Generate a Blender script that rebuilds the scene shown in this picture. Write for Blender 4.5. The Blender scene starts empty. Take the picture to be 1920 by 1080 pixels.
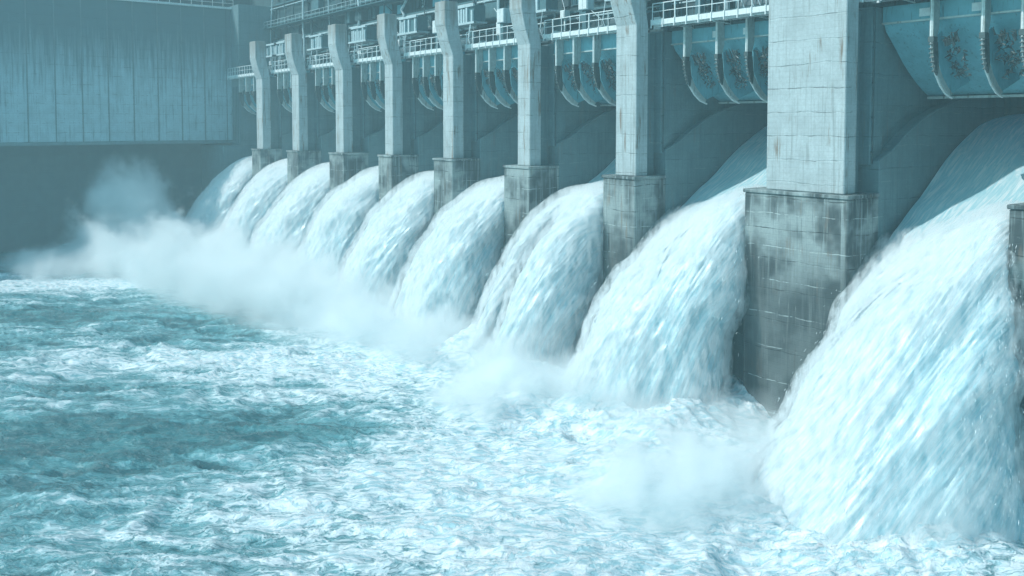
import bpy, bmesh, math, random
import numpy as np
from mathutils import Vector
R = math.radians
SC = bpy.context.scene
COL = SC.collection

# ------------------------------------------------------------------ camera, light, exposure
CAM_Z = 22.8
cam = bpy.data.objects.new('camera', bpy.data.cameras.new('camera'))
COL.objects.link(cam)
cam.data.lens = 29.81; cam.data.sensor_width = 36.0
cam.data.shift_y = -0.1214
cam.data.clip_end = 3000
cam.location = (0, 0, CAM_Z)
cam.rotation_euler = (R(90 - 2.7), 0, R(-37.27))
SC.camera = cam

SUN_DIR = Vector((-0.66, 0.34, 0.70)).normalized()        # towards the sun
sun_el = math.asin(SUN_DIR.z); sun_az = math.atan2(SUN_DIR.x, SUN_DIR.y)
world = bpy.data.worlds.new('World'); SC.world = world
world.use_nodes = True
wn = world.node_tree; wn.nodes.clear()
sky = wn.nodes.new('ShaderNodeTexSky'); sky.sky_type = 'NISHITA'; sky.sun_disc = False
sky.sun_elevation = sun_el; sky.sun_rotation = sun_az % (2 * math.pi)
tint = wn.nodes.new('ShaderNodeMix'); tint.data_type = 'RGBA'; tint.blend_type = 'MULTIPLY'
tint.inputs[0].default_value = 1.0; tint.inputs[7].default_value = (0.52, 1.0, 0.95, 1)
bg = wn.nodes.new('ShaderNodeBackground'); bg.inputs['Strength'].default_value = 0.145
wo = wn.nodes.new('ShaderNodeOutputWorld')
wn.links.new(sky.outputs[0], tint.inputs[6]); wn.links.new(tint.outputs[2], bg.inputs['Color'])
wn.links.new(bg.outputs[0], wo.inputs['Surface'])
sl = bpy.data.lights.new('sun', 'SUN'); sl.energy = 3.15; sl.angle = R(0.6); sl.color = (1.0, 0.965, 0.935)
so = bpy.data.objects.new('sun', sl); COL.objects.link(so)
so.location = (-60, 60, 90)
so.rotation_euler = (-SUN_DIR).to_track_quat('-Z', 'Y').to_euler()
SC.view_settings.view_transform = 'Standard'; SC.view_settings.look = 'None'
SC.view_settings.exposure = 0.32; SC.view_settings.gamma = 1.0
SC.render.engine = 'CYCLES'
SC.cycles.max_bounces = 16; SC.cycles.diffuse_bounces = 3; SC.cycles.glossy_bounces = 2
SC.cycles.transmission_bounces = 2; SC.cycles.transparent_max_bounces = 14
SC.cycles.volume_bounces = 14; SC.cycles.volume_step_rate = 1.0; SC.cycles.volume_max_steps = 128
SC.cycles.use_denoising = True
SC.cycles.sample_clamp_indirect = 6.0

# ------------------------------------------------------------------ helpers
rng = random.Random(7)
NP = np.random.RandomState(11)
_perm = NP.permutation(4096).astype(np.int64)
_vals = NP.rand(4096) * 2 - 1
def vnoise(x, y, z=0.0):
    """smooth 3D value noise, -1..1, on arrays"""
    x, y, z = np.broadcast_arrays(np.asarray(x, float), np.asarray(y, float), np.asarray(z, float))
    xi = np.floor(x).astype(np.int64); yi = np.floor(y).astype(np.int64); zi = np.floor(z).astype(np.int64)
    fx = x - xi; fy = y - yi; fz = z - zi
    fx = fx * fx * fx * (fx * (fx * 6 - 15) + 10); fy = fy * fy * fy * (fy * (fy * 6 - 15) + 10); fz = fz * fz * (3 - 2 * fz)
    def h(a, b, c):
        return _vals[_perm[(_perm[(_perm[a & 4095] + b) & 4095] + c) & 4095]]
    def lx(b, c):
        u = h(xi, b, c); return u + (h(xi + 1, b, c) - u) * fx
    def ly(c):
        u = lx(yi, c); return u + (lx(yi + 1, c) - u) * fy
    u = ly(zi)
    return u + (ly(zi + 1) - u) * fz
def fbm(x, y, z=0.0, o=4, g=0.5):
    s = 0; a = 1; n = 0
    for k in range(o):
        s = s + a * vnoise(x * 2 ** k + 17.3 * k, y * 2 ** k - 9.1 * k, z * 2 ** k + 5.7 * k); n += a; a *= g
    return s / n
def sstep(a, b, x):
    t = np.clip((x - a) / (b - a), 0, 1); return t * t * (3 - 2 * t)

class MB:
    def __init__(s): s.v = []; s.f = []
    def box(s, x0, x1, y0, y1, z0, z1):
        n = len(s.v)
        s.v += [(x0, y0, z0), (x1, y0, z0), (x1, y1, z0), (x0, y1, z0), (x0, y0, z1), (x1, y0, z1), (x1, y1, z1), (x0, y1, z1)]
        s.f += [tuple(n + i for i in q) for q in ((0, 3, 2, 1), (4, 5, 6, 7), (0, 1, 5, 4), (1, 2, 6, 5), (2, 3, 7, 6), (3, 0, 4, 7))]
        return s
    def prism(s, prof, y0, y1):
        """closed (x, z) outline extruded along y"""
        n = len(s.v); k = len(prof)
        s.v += [(x, y0, z) for x, z in prof] + [(x, y1, z) for x, z in prof]
        s.f.append(tuple(n + i for i in range(k))); s.f.append(tuple(n + k + i for i in reversed(range(k))))
        for i in range(k):
            j = (i + 1) % k; s.f.append((n + i, n + k + i, n + k + j, n + j))
        return s
    def tube(s, pts, r, seg=6):
        pts = [Vector(p) for p in pts]; n = len(s.v); m = len(pts)
        for i, p in enumerate(pts):
            d = (pts[min(i + 1, m - 1)] - pts[max(i - 1, 0)]).normalized()
            a = d.cross(Vector((0, 0, 1)) if abs(d.z) < .9 else Vector((1, 0, 0))).normalized(); b = d.cross(a)
            rr = r[i] if isinstance(r, (list, tuple)) else r
            for k in range(seg):
                t = 2 * math.pi * k / seg
                s.v.append(tuple(p + a * math.cos(t) * rr + b * math.sin(t) * rr))
        for i in range(m - 1):
            for k in range(seg):
                k2 = (k + 1) % seg
                s.f.append((n + i * seg + k, n + i * seg + k2, n + (i + 1) * seg + k2, n + (i + 1) * seg + k))
        s.f.append(tuple(n + k for k in reversed(range(seg)))); s.f.append(tuple(n + (m - 1) * seg + k for k in range(seg)))
        return s
    def build(s, name, mat, parent=None, bevel=0.0, smooth=False, origin=None):
        """links ONE mesh object; vertices are given in world space"""
        import bmesh
        o0 = Vector(parent.location) if parent is not None else Vector(origin or (0, 0, 0))
        if parent is not None and parent.parent is not None: o0 = o0 + Vector(parent.parent.location)
        me = bpy.data.meshes.new(name)
        me.from_pydata([tuple(Vector(v) - o0) for v in s.v], [], s.f)
        bm = bmesh.new(); bm.from_mesh(me)
        bmesh.ops.recalc_face_normals(bm, faces=bm.faces)
        if bevel:
            es = [e for e in bm.edges if e.calc_face_angle(0) > 0.6]
            bmesh.ops.bevel(bm, geom=es, offset=bevel, segments=1, affect='EDGES', clamp_overlap=True)
        bm.to_mesh(me); bm.free()
        if smooth: me.shade_smooth()
        me.materials.append(mat)
        o = bpy.data.objects.new(name, me); COL.objects.link(o)
        if parent is not None: o.parent = parent
        else: o.location = o0
        return o

def grid_mesh(name, P, mat, parent=None, uv=None, closed=False, attr=None, smooth=True):
    """P: (n, m, 3) array of points -> ONE mesh object (closed wraps the second axis)"""
    n, m = P.shape[:2]
    idx = np.arange(n * m).reshape(n, m)
    if closed:
        a = idx[:-1, :]; b = np.roll(idx, -1, 1)[:-1, :]; c = np.roll(idx, -1, 1)[1:, :]; d = idx[1:, :]
    else:
        a = idx[:-1, :-1]; b = idx[:-1, 1:]; c = idx[1:, 1:]; d = idx[1:, :-1]
    F = np.stack([a, b, c, d], -1).reshape(-1, 4)
    me = bpy.data.meshes.new(name)
    V = P.reshape(-1, 3).copy()
    if parent is not None: V -= np.array(parent.location)
    me.vertices.add(len(V)); me.vertices.foreach_set('co', V.ravel().astype(np.float32))
    me.loops.add(F.size); me.loops.foreach_set('vertex_index', F.ravel().astype(np.int32))
    me.polygons.add(len(F)); me.polygons.foreach_set('loop_start', (np.arange(len(F)) * 4).astype(np.int32))
    me.polygons.foreach_set('loop_total', np.full(len(F), 4, np.int32))
    if uv is not None:                                     # uv as a vertex attribute: (u across, v along the flow)
        at = me.attributes.new('flow', 'FLOAT_VECTOR', 'POINT')
        at.data.foreach_set('vector', np.concatenate([uv.reshape(-1, 2), np.zeros((n * m, 1))], 1).ravel().astype(np.float32))
    for k, val in (attr or {}).items():
        at = me.attributes.new(k, 'FLOAT', 'POINT'); at.data.foreach_set('value', val.ravel().astype(np.float32))
    me.update(); me.validate()
    if smooth: me.shade_smooth()
    me.materials.append(mat)
    o = bpy.data.objects.new(name, me); COL.objects.link(o)
    if parent is not None: o.parent = parent
    return o

def tag(o, label=None, cat=None, group=None, kind=None):
    if label: o['label'] = label
    if cat: o['category'] = cat
    if group: o['group'] = group
    if kind: o['kind'] = kind
    return o
def thing(name, loc, label, cat, group=None):
    o = bpy.data.objects.new(name, None); COL.objects.link(o); o.location = loc
    o.empty_display_size = 0.5
    return tag(o, label, cat, group)
def copy_tree(o, parent=None):
    c = o.copy(); COL.objects.link(c); c.parent = parent
    for ch in o.children[:] if hasattr(o, 'children') else []:
        copy_tree(ch, c)
    return c

# ------------------------------------------------------------------ materials
class NT:
    def __init__(s, name):
        s.m = bpy.data.materials.new(name); s.m.use_nodes = True
        s.t = s.m.node_tree; s.t.nodes.clear()
        s.out = s.t.nodes.new('ShaderNodeOutputMaterial')
    def n(s, kind, **kw):
        nd = s.t.nodes.new('ShaderNode' + kind)
        for k, v in kw.items(): setattr(nd, k, v)
        return nd
    def l(s, a, b): s.t.links.new(a, b)
    def put(s, sock, v):
        if isinstance(v, bpy.types.NodeSocket): s.l(v, sock)
        elif isinstance(v, (tuple, list)) and sock.type == 'RGBA' and len(v) == 3: sock.default_value = (*v, 1)
        else: sock.default_value = v
    def math(s, op, a, b=0.5, c=None, clamp=False):
        m = s.n('Math', operation=op, use_clamp=clamp)
        s.put(m.inputs[0], a); s.put(m.inputs[1], b)
        if c is not None: s.put(m.inputs[2], c)
        return m.outputs[0]
    def mapr(s, v, a, b, c=0.0, d=1.0, smooth=True):
        m = s.n('MapRange', interpolation_type='SMOOTHSTEP' if smooth else 'LINEAR')
        s.put(m.inputs[0], v); m.inputs[1].default_value = a; m.inputs[2].default_value = b
        m.inputs[3].default_value = c; m.inputs[4].default_value = d
        return m.outputs[0]
    def mix(s, f, a, b, blend='MIX'):
        m = s.n('Mix', data_type='RGBA', blend_type=blend)
        s.put(m.inputs[0], f); s.put(m.inputs[6], a); s.put(m.inputs[7], b)
        return m.outputs[2]
    def vmul(s, v, k):
        m = s.n('VectorMath', operation='MULTIPLY'); s.l(v, m.inputs[0]); m.inputs[1].default_value = k
        return m.outputs[0]
    def vadd(s, v, k):
        m = s.n('VectorMath', operation='ADD'); s.l(v, m.inputs[0]); s.put(m.inputs[1], k)
        return m.outputs[0]
    def noise(s, vec, scale, detail=4.0, rough=0.55, dist=0.0):
        m = s.n('TexNoise'); s.l(vec, m.inputs['Vector'])
        m.inputs['Scale'].default_value = scale; m.inputs['Detail'].default_value = detail
        m.inputs['Roughness'].default_value = rough; m.inputs['Distortion'].default_value = dist
        return m.outputs[0]
    def pos(s): return s.n('NewGeometry').outputs['Position']
    def sep(s, v):
        m = s.n('SeparateXYZ'); s.l(v, m.inputs[0]); return m.outputs
    def bump(s, h, strength=0.5, dist=0.05, normal=None):
        m = s.n('Bump'); s.put(m.inputs['Height'], h)
        m.inputs['Strength'].default_value = strength; m.inputs['Distance'].default_value = dist
        if normal is not None: s.l(normal, m.inputs['Normal'])
        return m.outputs[0]
    def principled(s, col, rough=0.8, metal=0.0, normal=None, spec=0.5):
        p = s.n('BsdfPrincipled'); s.put(p.inputs['Base Color'], col); s.put(p.inputs['Roughness'], rough)
        p.inputs['Metallic'].default_value = metal; p.inputs['Specular IOR Level'].default_value = spec
        if normal is not None: s.l(normal, p.inputs['Normal'])
        return p.outputs[0]
    def done(s, sh): s.l(sh, s.out.inputs['Surface']); return s.m

def lines(t, coord, period, width, wob=None, wamp=0.0):
    """thin lines every `period` metres, 1 on the line"""
    c = coord
    if wob is not None: c = t.math('ADD', c, t.math('MULTIPLY', wob, wamp))
    fr = t.math('FRACT', t.math('DIVIDE', c, period))
    d = t.math('ABSOLUTE', t.math('SUBTRACT', fr, 0.5))
    return t.mapr(d, width / period, 0.2 * width / period, 0.0, 1.0)

def concrete(name, base, dark, stain=0.5, rust=0.3, lift=1.9, efflo=0.0, line=0.6, rough=0.85, grain=1.0, topdark=None, joint=None, damp=None, sub=None, crown=None):
    t = NT(name); p = t.pos(); x, y, z = t.sep(p)
    fine = t.noise(p, 5.0, 6.0, 0.7)
    mid = t.noise(p, 0.55, 4.0, 0.6)
    streak = t.noise(t.vmul(p, (2.6, 2.6, 0.13)), 1.0, 5.0, 0.62, 0.4)
    thin = t.noise(t.vmul(p, (9.0, 9.0, 0.22)), 1.0, 3.0, 0.6)
    col = t.mix(t.mapr(mid, 0.3, 0.75), base, tuple(c * 0.8 for c in base))
    col = t.mix(t.mapr(fine, 0.35, 0.7, 0.0, 0.35 * grain), col, tuple(c * 0.55 for c in base))
    # board marks
    bd = lines(t, z, 0.42, 0.03)
    col = t.mix(t.math('MULTIPLY', bd, 0.16), col, dark)
    f = t.math('MULTIPLY', t.mapr(streak, 0.62 - 0.3 * stain, 0.80 - 0.25 * stain), t.mapr(t.noise(p, 0.3, 3.0), 0.38, 0.6, 0.15, 1.0))
    f = t.math('MULTIPLY', f, min(1.0, 0.35 + stain * 0.7))
    col = t.mix(f, col, dark)
    f2 = t.math('MULTIPLY', t.mapr(thin, 0.56, 0.72), 0.35 + 0.3 * stain)
    col = t.mix(f2, col, tuple(c * 0.9 for c in dark))
    rs = t.math('MULTIPLY', t.mapr(t.noise(t.vmul(t.vadd(p, (31., 7., 3.)), (2.6, 2.6, 0.2)), 1.0, 5.0, 0.68), 0.54, 0.66), t.mapr(t.noise(p, 0.28, 2.0), 0.44, 0.56))
    col = t.mix(t.math('MULTIPLY', rs, rust), col, (0.20, 0.16, 0.125))
    if topdark:
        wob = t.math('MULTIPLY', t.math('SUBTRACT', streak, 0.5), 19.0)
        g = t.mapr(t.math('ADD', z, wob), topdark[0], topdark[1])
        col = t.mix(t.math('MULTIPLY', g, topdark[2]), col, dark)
    if crown:
        wob = t.math('MULTIPLY', t.math('SUBTRACT', t.noise(t.vmul(p, (1.6, 1.6, 0.22)), 1.0, 5.0, 0.66), 0.5), 13.0)
        col = t.mix(t.math('MULTIPLY', t.mapr(t.math('ADD', z, wob), crown[0], crown[1]), crown[2]), col, (0.23, 0.215, 0.19))
    if damp:
        wob = t.math('MULTIPLY', t.math('SUBTRACT', streak, 0.5), 6.0)
        g = t.mapr(t.math('ADD', z, wob), damp[0], damp[1])
        col = t.mix(t.math('MULTIPLY', g, damp[2]), col, tuple(c * 0.8 for c in dark))
    wv = t.math('SUBTRACT', t.noise(p, 0.35, 3.0), 0.5)
    ll = lines(t, z, lift, 0.055, wv, 0.5)
    brk = t.mapr(t.noise(t.vmul(p, (0.7, 0.7, 3.0)), 1.0, 5.0, .7), 0.46, 0.60)
    col = t.mix(t.math('MULTIPLY', t.math('MULTIPLY', ll, brk), line), col, tuple(c * 0.5 for c in dark))
    if joint:
        c = x if joint[0] == 'x' else y
        jl = lines(t, t.math('ADD', c, joint[3]), joint[1], joint[2])
        if sub:
            j2 = lines(t, c, sub, 0.035)
            col = t.mix(t.math('MULTIPLY', t.math('MULTIPLY', j2, brk), 0.9), col, dark)
        col = t.mix(t.math('MULTIPLY', jl, 0.85), col, tuple(q * 0.45 for q in dark))
    if efflo:
        l2 = lines(t, t.math('ADD', z, 0.35), lift * 1.1, 0.045, wv, 0.5)
        b2 = t.mapr(t.noise(t.vmul(p, (.9, .9, .9)), 1.0, 6.0, .75), 0.46, 0.58)
        e2 = t.math('MULTIPLY', t.mapr(t.noise(t.vmul(t.vadd(p, (5., 9., 1.)), (7, 7, 0.35)), 1.0, 4.0, 0.7), 0.60, 0.74), t.mapr(mid, 0.4, 0.65))
        col = t.mix(t.math('MULTIPLY', t.math('MAXIMUM', t.math('MULTIPLY', l2, b2), t.math('MULTIPLY', e2, 0.6)), efflo), col, (0.62, 0.72, 0.72))
    h = t.math('ADD', t.math('MULTIPLY', fine, 0.6), t.math('ADD', t.math('MULTIPLY', ll, -0.8), t.math('MULTIPLY', bd, -0.25)))
    return t.done(t.principled(col, rough, normal=t.bump(h, 0.55, 0.04), spec=0.3))

M = {}
M['shaft'] = concrete('pale_concrete', (0.47, 0.55, 0.565), (0.20, 0.235, 0.235), crown=(33.2, 37.5, 0.75), stain=0.46, rust=0.95, line=0.75, lift=1.75)
M['block'] = concrete('stained_concrete', (0.37, 0.45, 0.45), (0.055, 0.075, 0.08), stain=1.1, rust=0.7, efflo=0.5, line=1.0, lift=2.3, damp=(15.5, 9.0, 0.75))
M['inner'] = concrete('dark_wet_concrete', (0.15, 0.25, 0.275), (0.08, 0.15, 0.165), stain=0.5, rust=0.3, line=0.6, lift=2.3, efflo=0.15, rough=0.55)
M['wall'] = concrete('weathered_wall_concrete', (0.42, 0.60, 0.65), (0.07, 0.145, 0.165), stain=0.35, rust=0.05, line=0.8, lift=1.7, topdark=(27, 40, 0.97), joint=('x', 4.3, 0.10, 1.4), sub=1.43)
M['wallbase'] = concrete('wet_wall_concrete', (0.085, 0.15, 0.165), (0.06, 0.11, 0.12), stain=0.4, rust=0.1, line=0.3, lift=3.1, rough=0.6)
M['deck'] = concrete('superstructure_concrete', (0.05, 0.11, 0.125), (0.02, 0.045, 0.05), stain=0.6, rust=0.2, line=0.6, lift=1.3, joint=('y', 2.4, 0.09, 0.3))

def metal(name, base, wear=(0.16, 0.14, 0.12), amt=0.4, rough=0.5, sc=1.0, metallic=0.0):
    t = NT(name); p = t.pos()
    a = t.noise(p, 1.6 * sc, 5.0, 0.65); b = t.noise(t.vmul(p, (5, 5, 0.5)), 1.0, 4.0, 0.6)
    col = t.mix(t.mapr(a, 0.3, 0.7, 0, 0.5), base, tuple(c * 0.62 for c in base))
    col = t.mix(t.math('MULTIPLY', t.mapr(b, 0.56, 0.72), amt), col, wear)
    return t.done(t.principled(col, t.mapr(a, 0.3, 0.7, rough - 0.1, rough + 0.2), metallic, t.bump(t.noise(p, 14.0, 3.0), 0.2, 0.01)))
M['gate'] = metal('pale_blue_gate_paint', (0.16, 0.45, 0.53), (0.06, 0.15, 0.17), 0.8, 0.5, 0.6)
M['rib'] = metal('worn_pale_steel', (0.50, 0.58, 0.57), (0.13, 0.12, 0.10), 0.75, 0.42, 2.0, 0.25)
M['bracket'] = metal('corroded_dark_steel', (0.085, 0.125, 0.13), (0.40, 0.42, 0.38), 0.5, 0.4, 3.0, 0.4)
M['rail'] = metal('white_rail_paint', (0.74, 0.82, 0.82), (0.30, 0.27, 0.22), 0.35, 0.5, 2.0)
M['machine'] = metal('teal_machine_paint', (0.075, 0.17, 0.195), (0.04, 0.07, 0.08), 0.6, 0.5)
M['darkm'] = metal('dark_machine_steel', (0.05, 0.10, 0.115), (0.02, 0.04, 0.045), 0.5, 0.5)
M['palem'] = metal('pale_cabinet_paint', (0.48, 0.62, 0.65), (0.14, 0.22, 0.23), 0.6, 0.5, 2.0)
def glassm():
    t = NT('dark_window_glass'); p = t.pos()
    return t.done(t.principled(t.mix(t.mapr(t.noise(p, 0.8, 2.0), .4, .6), (0.04, 0.10, 0.12), (0.10, 0.24, 0.28)), 0.15))
M['glass'] = glassm()

def jet_material(name='aerated_water'):
    t = NT(name)
    fl = t.n('Attribute', attribute_name='flow').outputs['Vector']
    ae_shade = t.n('Attribute', attribute_name='aeration_and_shade').outputs['Fac']
    s1 = t.noise(t.vmul(fl, (1.1, 0.16, 1)), 1.0, 5.0, 0.6, 0.5)
    s2 = t.noise(t.vmul(fl, (5.0, 0.42, 1)), 1.0, 6.0, 0.66, 0.5)
    s3 = t.noise(t.vmul(fl, (18.0, 1.5, 1)), 1.0, 3.0, 0.6)
    foam = t.mix(t.mapr(s2, 0.34, 0.60), (0.62, 0.80, 0.85), (0.92, 0.955, 0.96))
    foam = t.mix(t.mapr(s1, 0.56, 0.72, 0, 0.6), foam, (0.36, 0.60, 0.67))
    foam = t.mix(t.mapr(s3, 0.55, 0.75, 0, 0.35), foam, (0.42, 0.68, 0.75))
    s4 = t.noise(t.vmul(fl, (4.0, 0.55, 1)), 1.0, 5.0, 0.68, 0.9); s5 = t.noise(t.vmul(fl, (.35, 0.12, 1)), 1.0, 2.0)
    foam = t.mix(t.math('MULTIPLY', t.mapr(s4, 0.53, 0.64), t.mapr(s5, .42, .6, .05, .45)), foam, (0.34, 0.62, 0.70))
    foam = t.mix(t.mapr(t.noise(t.vmul(fl, (8, .9, 1)), 1.3, 4.0, .7, .6), .58, .7, 0, .6), foam, (0.97, 0.99, 0.99))
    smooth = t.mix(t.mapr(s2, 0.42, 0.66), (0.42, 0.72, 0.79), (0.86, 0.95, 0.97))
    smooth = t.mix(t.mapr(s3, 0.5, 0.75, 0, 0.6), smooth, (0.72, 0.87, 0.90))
    edge = t.math('ADD', ae_shade, t.math('MULTIPLY', t.math('SUBTRACT', s1, 0.5), 1.1))
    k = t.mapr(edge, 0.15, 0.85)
    col = t.mix(k, smooth, foam)  # smooth tone on the chute, also the shade painted on the near side
    h = t.math('ADD', t.math('MULTIPLY', s2, 1.0), t.math('MULTIPLY', s3, 0.45))
    nrm = t.bump(h, 0.3, 0.06)
    d = t.n('BsdfDiffuse'); t.l(col, d.inputs['Color']); t.l(nrm, d.inputs['Normal'])
    tr = t.n('BsdfTranslucent'); t.l(col, tr.inputs['Color']); t.l(nrm, tr.inputs['Normal'])
    g = t.n('BsdfGlossy'); g.inputs['Roughness'].default_value = 0.35; g.inputs['Color'].default_value = (0.9, 0.97, 1, 1); t.l(nrm, g.inputs['Normal'])
    m1 = t.n('MixShader'); m1.inputs[0].default_value = 0.25; t.l(d.outputs[0], m1.inputs[1]); t.l(tr.outputs[0], m1.inputs[2])
    m2 = t.n('MixShader'); t.put(m2.inputs[0], t.mapr(k, 0, 1, 0.10, 0.02)); t.l(m1.outputs[0], m2.inputs[1]); t.l(g.outputs[0], m2.inputs[2])
    return t.done(m2.outputs[0])
def spray_material(name, lo, hi, seed):
    t = NT(name)
    fl = t.vadd(t.n('Attribute', attribute_name='flow').outputs['Vector'], (seed * 7.3, seed * 3.1, 0))
    den = t.n('Attribute', attribute_name='density').outputs['Fac']
    s1 = t.noise(t.vmul(fl, (0.9, 0.22, 1)), 1.0, 3.0, 0.6, 0.6)
    s2 = t.noise(t.vmul(fl, (7.5, 0.8, 1)), 1.0, 6.0, 0.74, 0.8)
    a = t.math('ADD', t.math('MULTIPLY', s1, 0.45), t.math('MULTIPLY', s2, 0.55))
    a = t.math('MULTIPLY', t.mapr(a, lo, hi, 0.0, 0.95), den)
    d = t.n('BsdfDiffuse'); d.inputs['Color'].default_value = (0.88, 0.96, 0.975, 1)
    tr = t.n('BsdfTranslucent'); tr.inputs['Color'].default_value = (0.88, 0.96, 0.975, 1)
    m1 = t.n('MixShader'); m1.inputs[0].default_value = 0.4; t.l(d.outputs[0], m1.inputs[1]); t.l(tr.outputs[0], m1.inputs[2])
    tp = t.n('BsdfTransparent')
    m2 = t.n('MixShader'); t.l(a, m2.inputs[0]); t.l(tp.outputs[0], m2.inputs[1]); t.l(m1.outputs[0], m2.inputs[2])
    return t.done(m2.outputs[0])
M['jet'] = jet_material()
for k in range(4): M['spray%d' % k] = spray_material('torn_spray', (.36, .41, .44, .47)[k], (.62, .64, .66, .68)[k], k + 1)
def envelope_material():
    t = NT('fine_spray_air')
    n = t.noise(t.vmul(t.pos(), (2.2, 2.2, .6)), 1.0, 3.0, 0.68, 0.0)
    v = t.n('VolumePrincipled'); v.inputs['Color'].default_value = (0.98, 0.998, 1, 1)
    t.l(t.math('MULTIPLY', t.mapr(n, 0.41, 0.66), 1.4), v.inputs['Density']); t.l(v.outputs[0], t.out.inputs['Volume'])
    return t.m
M['envelope'] = envelope_material()
def dropm():
    t = NT('white_droplets')
    return t.done(t.principled((0.86, 0.93, 0.95), 0.9, spec=0.1))
M['drop'] = dropm()

def water_material():
    t = NT('churned_river_water'); p = t.pos()
    fm = t.n('Attribute', attribute_name='foam').outputs['Fac']
    cr = t.n('Attribute', attribute_name='crest').outputs['Fac']
    rot = t.n('VectorRotate', rotation_type='Z_AXIS'); t.l(p, rot.inputs['Vector']); rot.inputs['Angle'].default_value = R(37.0)
    q = rot.outputs[0]                                       # x along the wave crests
    w = t.vadd(t.vmul(q, (0.42, 1.0, 1.0)), t.vmul(t.n('TexNoise').outputs['Color'], (0, 0, 0)))
    warp = t.n('TexNoise'); t.l(t.vmul(q, (0.5, 1.0, 1)), warp.inputs['Vector']); warp.inputs['Scale'].default_value = 0.9; warp.inputs['Detail'].default_value = 3
    w = t.vadd(t.vmul(q, (0.34, 1.0, 0.3)), t.vmul(warp.outputs['Color'], (1.1, 1.1, 0)))
    n1 = t.noise(w, 0.6, 7.0, 0.62, 0.6)
    n2 = t.noise(w, 3.6, 6.0, 0.66, 0.4)
    vor = t.n('TexVoronoi', feature='DISTANCE_TO_EDGE'); t.l(w, vor.inputs['Vector']); vor.inputs['Scale'].default_value = 1.7
    lace = t.mapr(vor.outputs['Distance'], 0.12, 0.0, 0.0, 1.0)
    ridge = t.math('SUBTRACT', 1.0, t.math('MULTIPLY', t.math('ABSOLUTE', t.math('SUBTRACT', n2, 0.5)), 7.0), clamp=True)
    k = t.math('ADD', t.math('MULTIPLY', fm, 0.95), t.math('MULTIPLY', t.math('SUBTRACT', n1, 0.5), 1.5))
    k = t.math('ADD', k, t.math('MULTIPLY', cr, 0.45))
    k = t.math('ADD', k, t.math('MULTIPLY', ridge, 0.20))
    k = t.math('ADD', k, t.math('MULTIPLY', t.math('MULTIPLY', lace, fm), 0.18))
    mask = t.mapr(k, 0.52, 0.98)
    deep = t.mix(t.mapr(n1, 0.4, 0.62), (0.035, 0.145, 0.165), (0.06, 0.25, 0.275))
    deep = t.mix(t.mapr(k, 0.30, 0.62, 0.0, 0.7), deep, (0.18, 0.46, 0.51))
    foam = t.mix(t.mapr(n2, 0.38, 0.58), (0.40, 0.64, 0.70), (0.86, 0.91, 0.925))
    col = t.mix(mask, deep, foam)
    h = t.math('ADD', t.math('MULTIPLY', n2, 1.0), t.math('MULTIPLY', mask, 0.25))
    nrm = t.bump(h, 1.0, 0.26)
    return t.done(t.principled(col, t.mapr(mask, 0, 1, 0.22, 0.75), normal=nrm, spec=0.5))
M['water'] = water_material()

# ------------------------------------------------------------------ the dam: piers
FX = 54.0                                                    # front plane of the pier blocks
# (block y near, y far, block top z, shaft y near, y far)
PIERS = [(17.0, 22.1, 18.0, 17.4, 20.6), (32.5, 41.2, 17.8, 33.2, 39.7), (53.0, 57.1, 18.1, 53.5, 56.1),
         (68.0, 72.4, 18.4, 68.7, 70.8), (82.4, 86.5, 18.7, 83.1, 85.3), (96.6, 100.3, 18.7, 97.4, 99.5),
         (110.6, 115.3, 18.6, 111.8, 114.3), (126.7, 131.0, 18.5, 127.5, 130.2), (142.7, 146.7, 18.4, 143.0, 145.8)]
WALL_Y = 167.0
PL = ['pier block at the right edge of the picture, only its stained corner showing',
      'widest concrete pier with brown streaks on a broad cracked block, nearest whole pier',
      'pale pier on a tall streaked block, between the widest pier and the double lobed jet',
      'pale pier with a bent top and narrow streaked block, behind the double lobed jet',
      'rust brown topped pier between long white railings, fourth whole pier from the right',
      'pier with flat brownish top at the middle of the far row, its block streaked white',
      'pier with a worn brown top, third one counted from the far wall',
      'narrow pier with a pinkish worn top, second from the far wall',
      'farthest narrow pier, dim bluish, standing closest to the far retaining wall']
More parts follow.
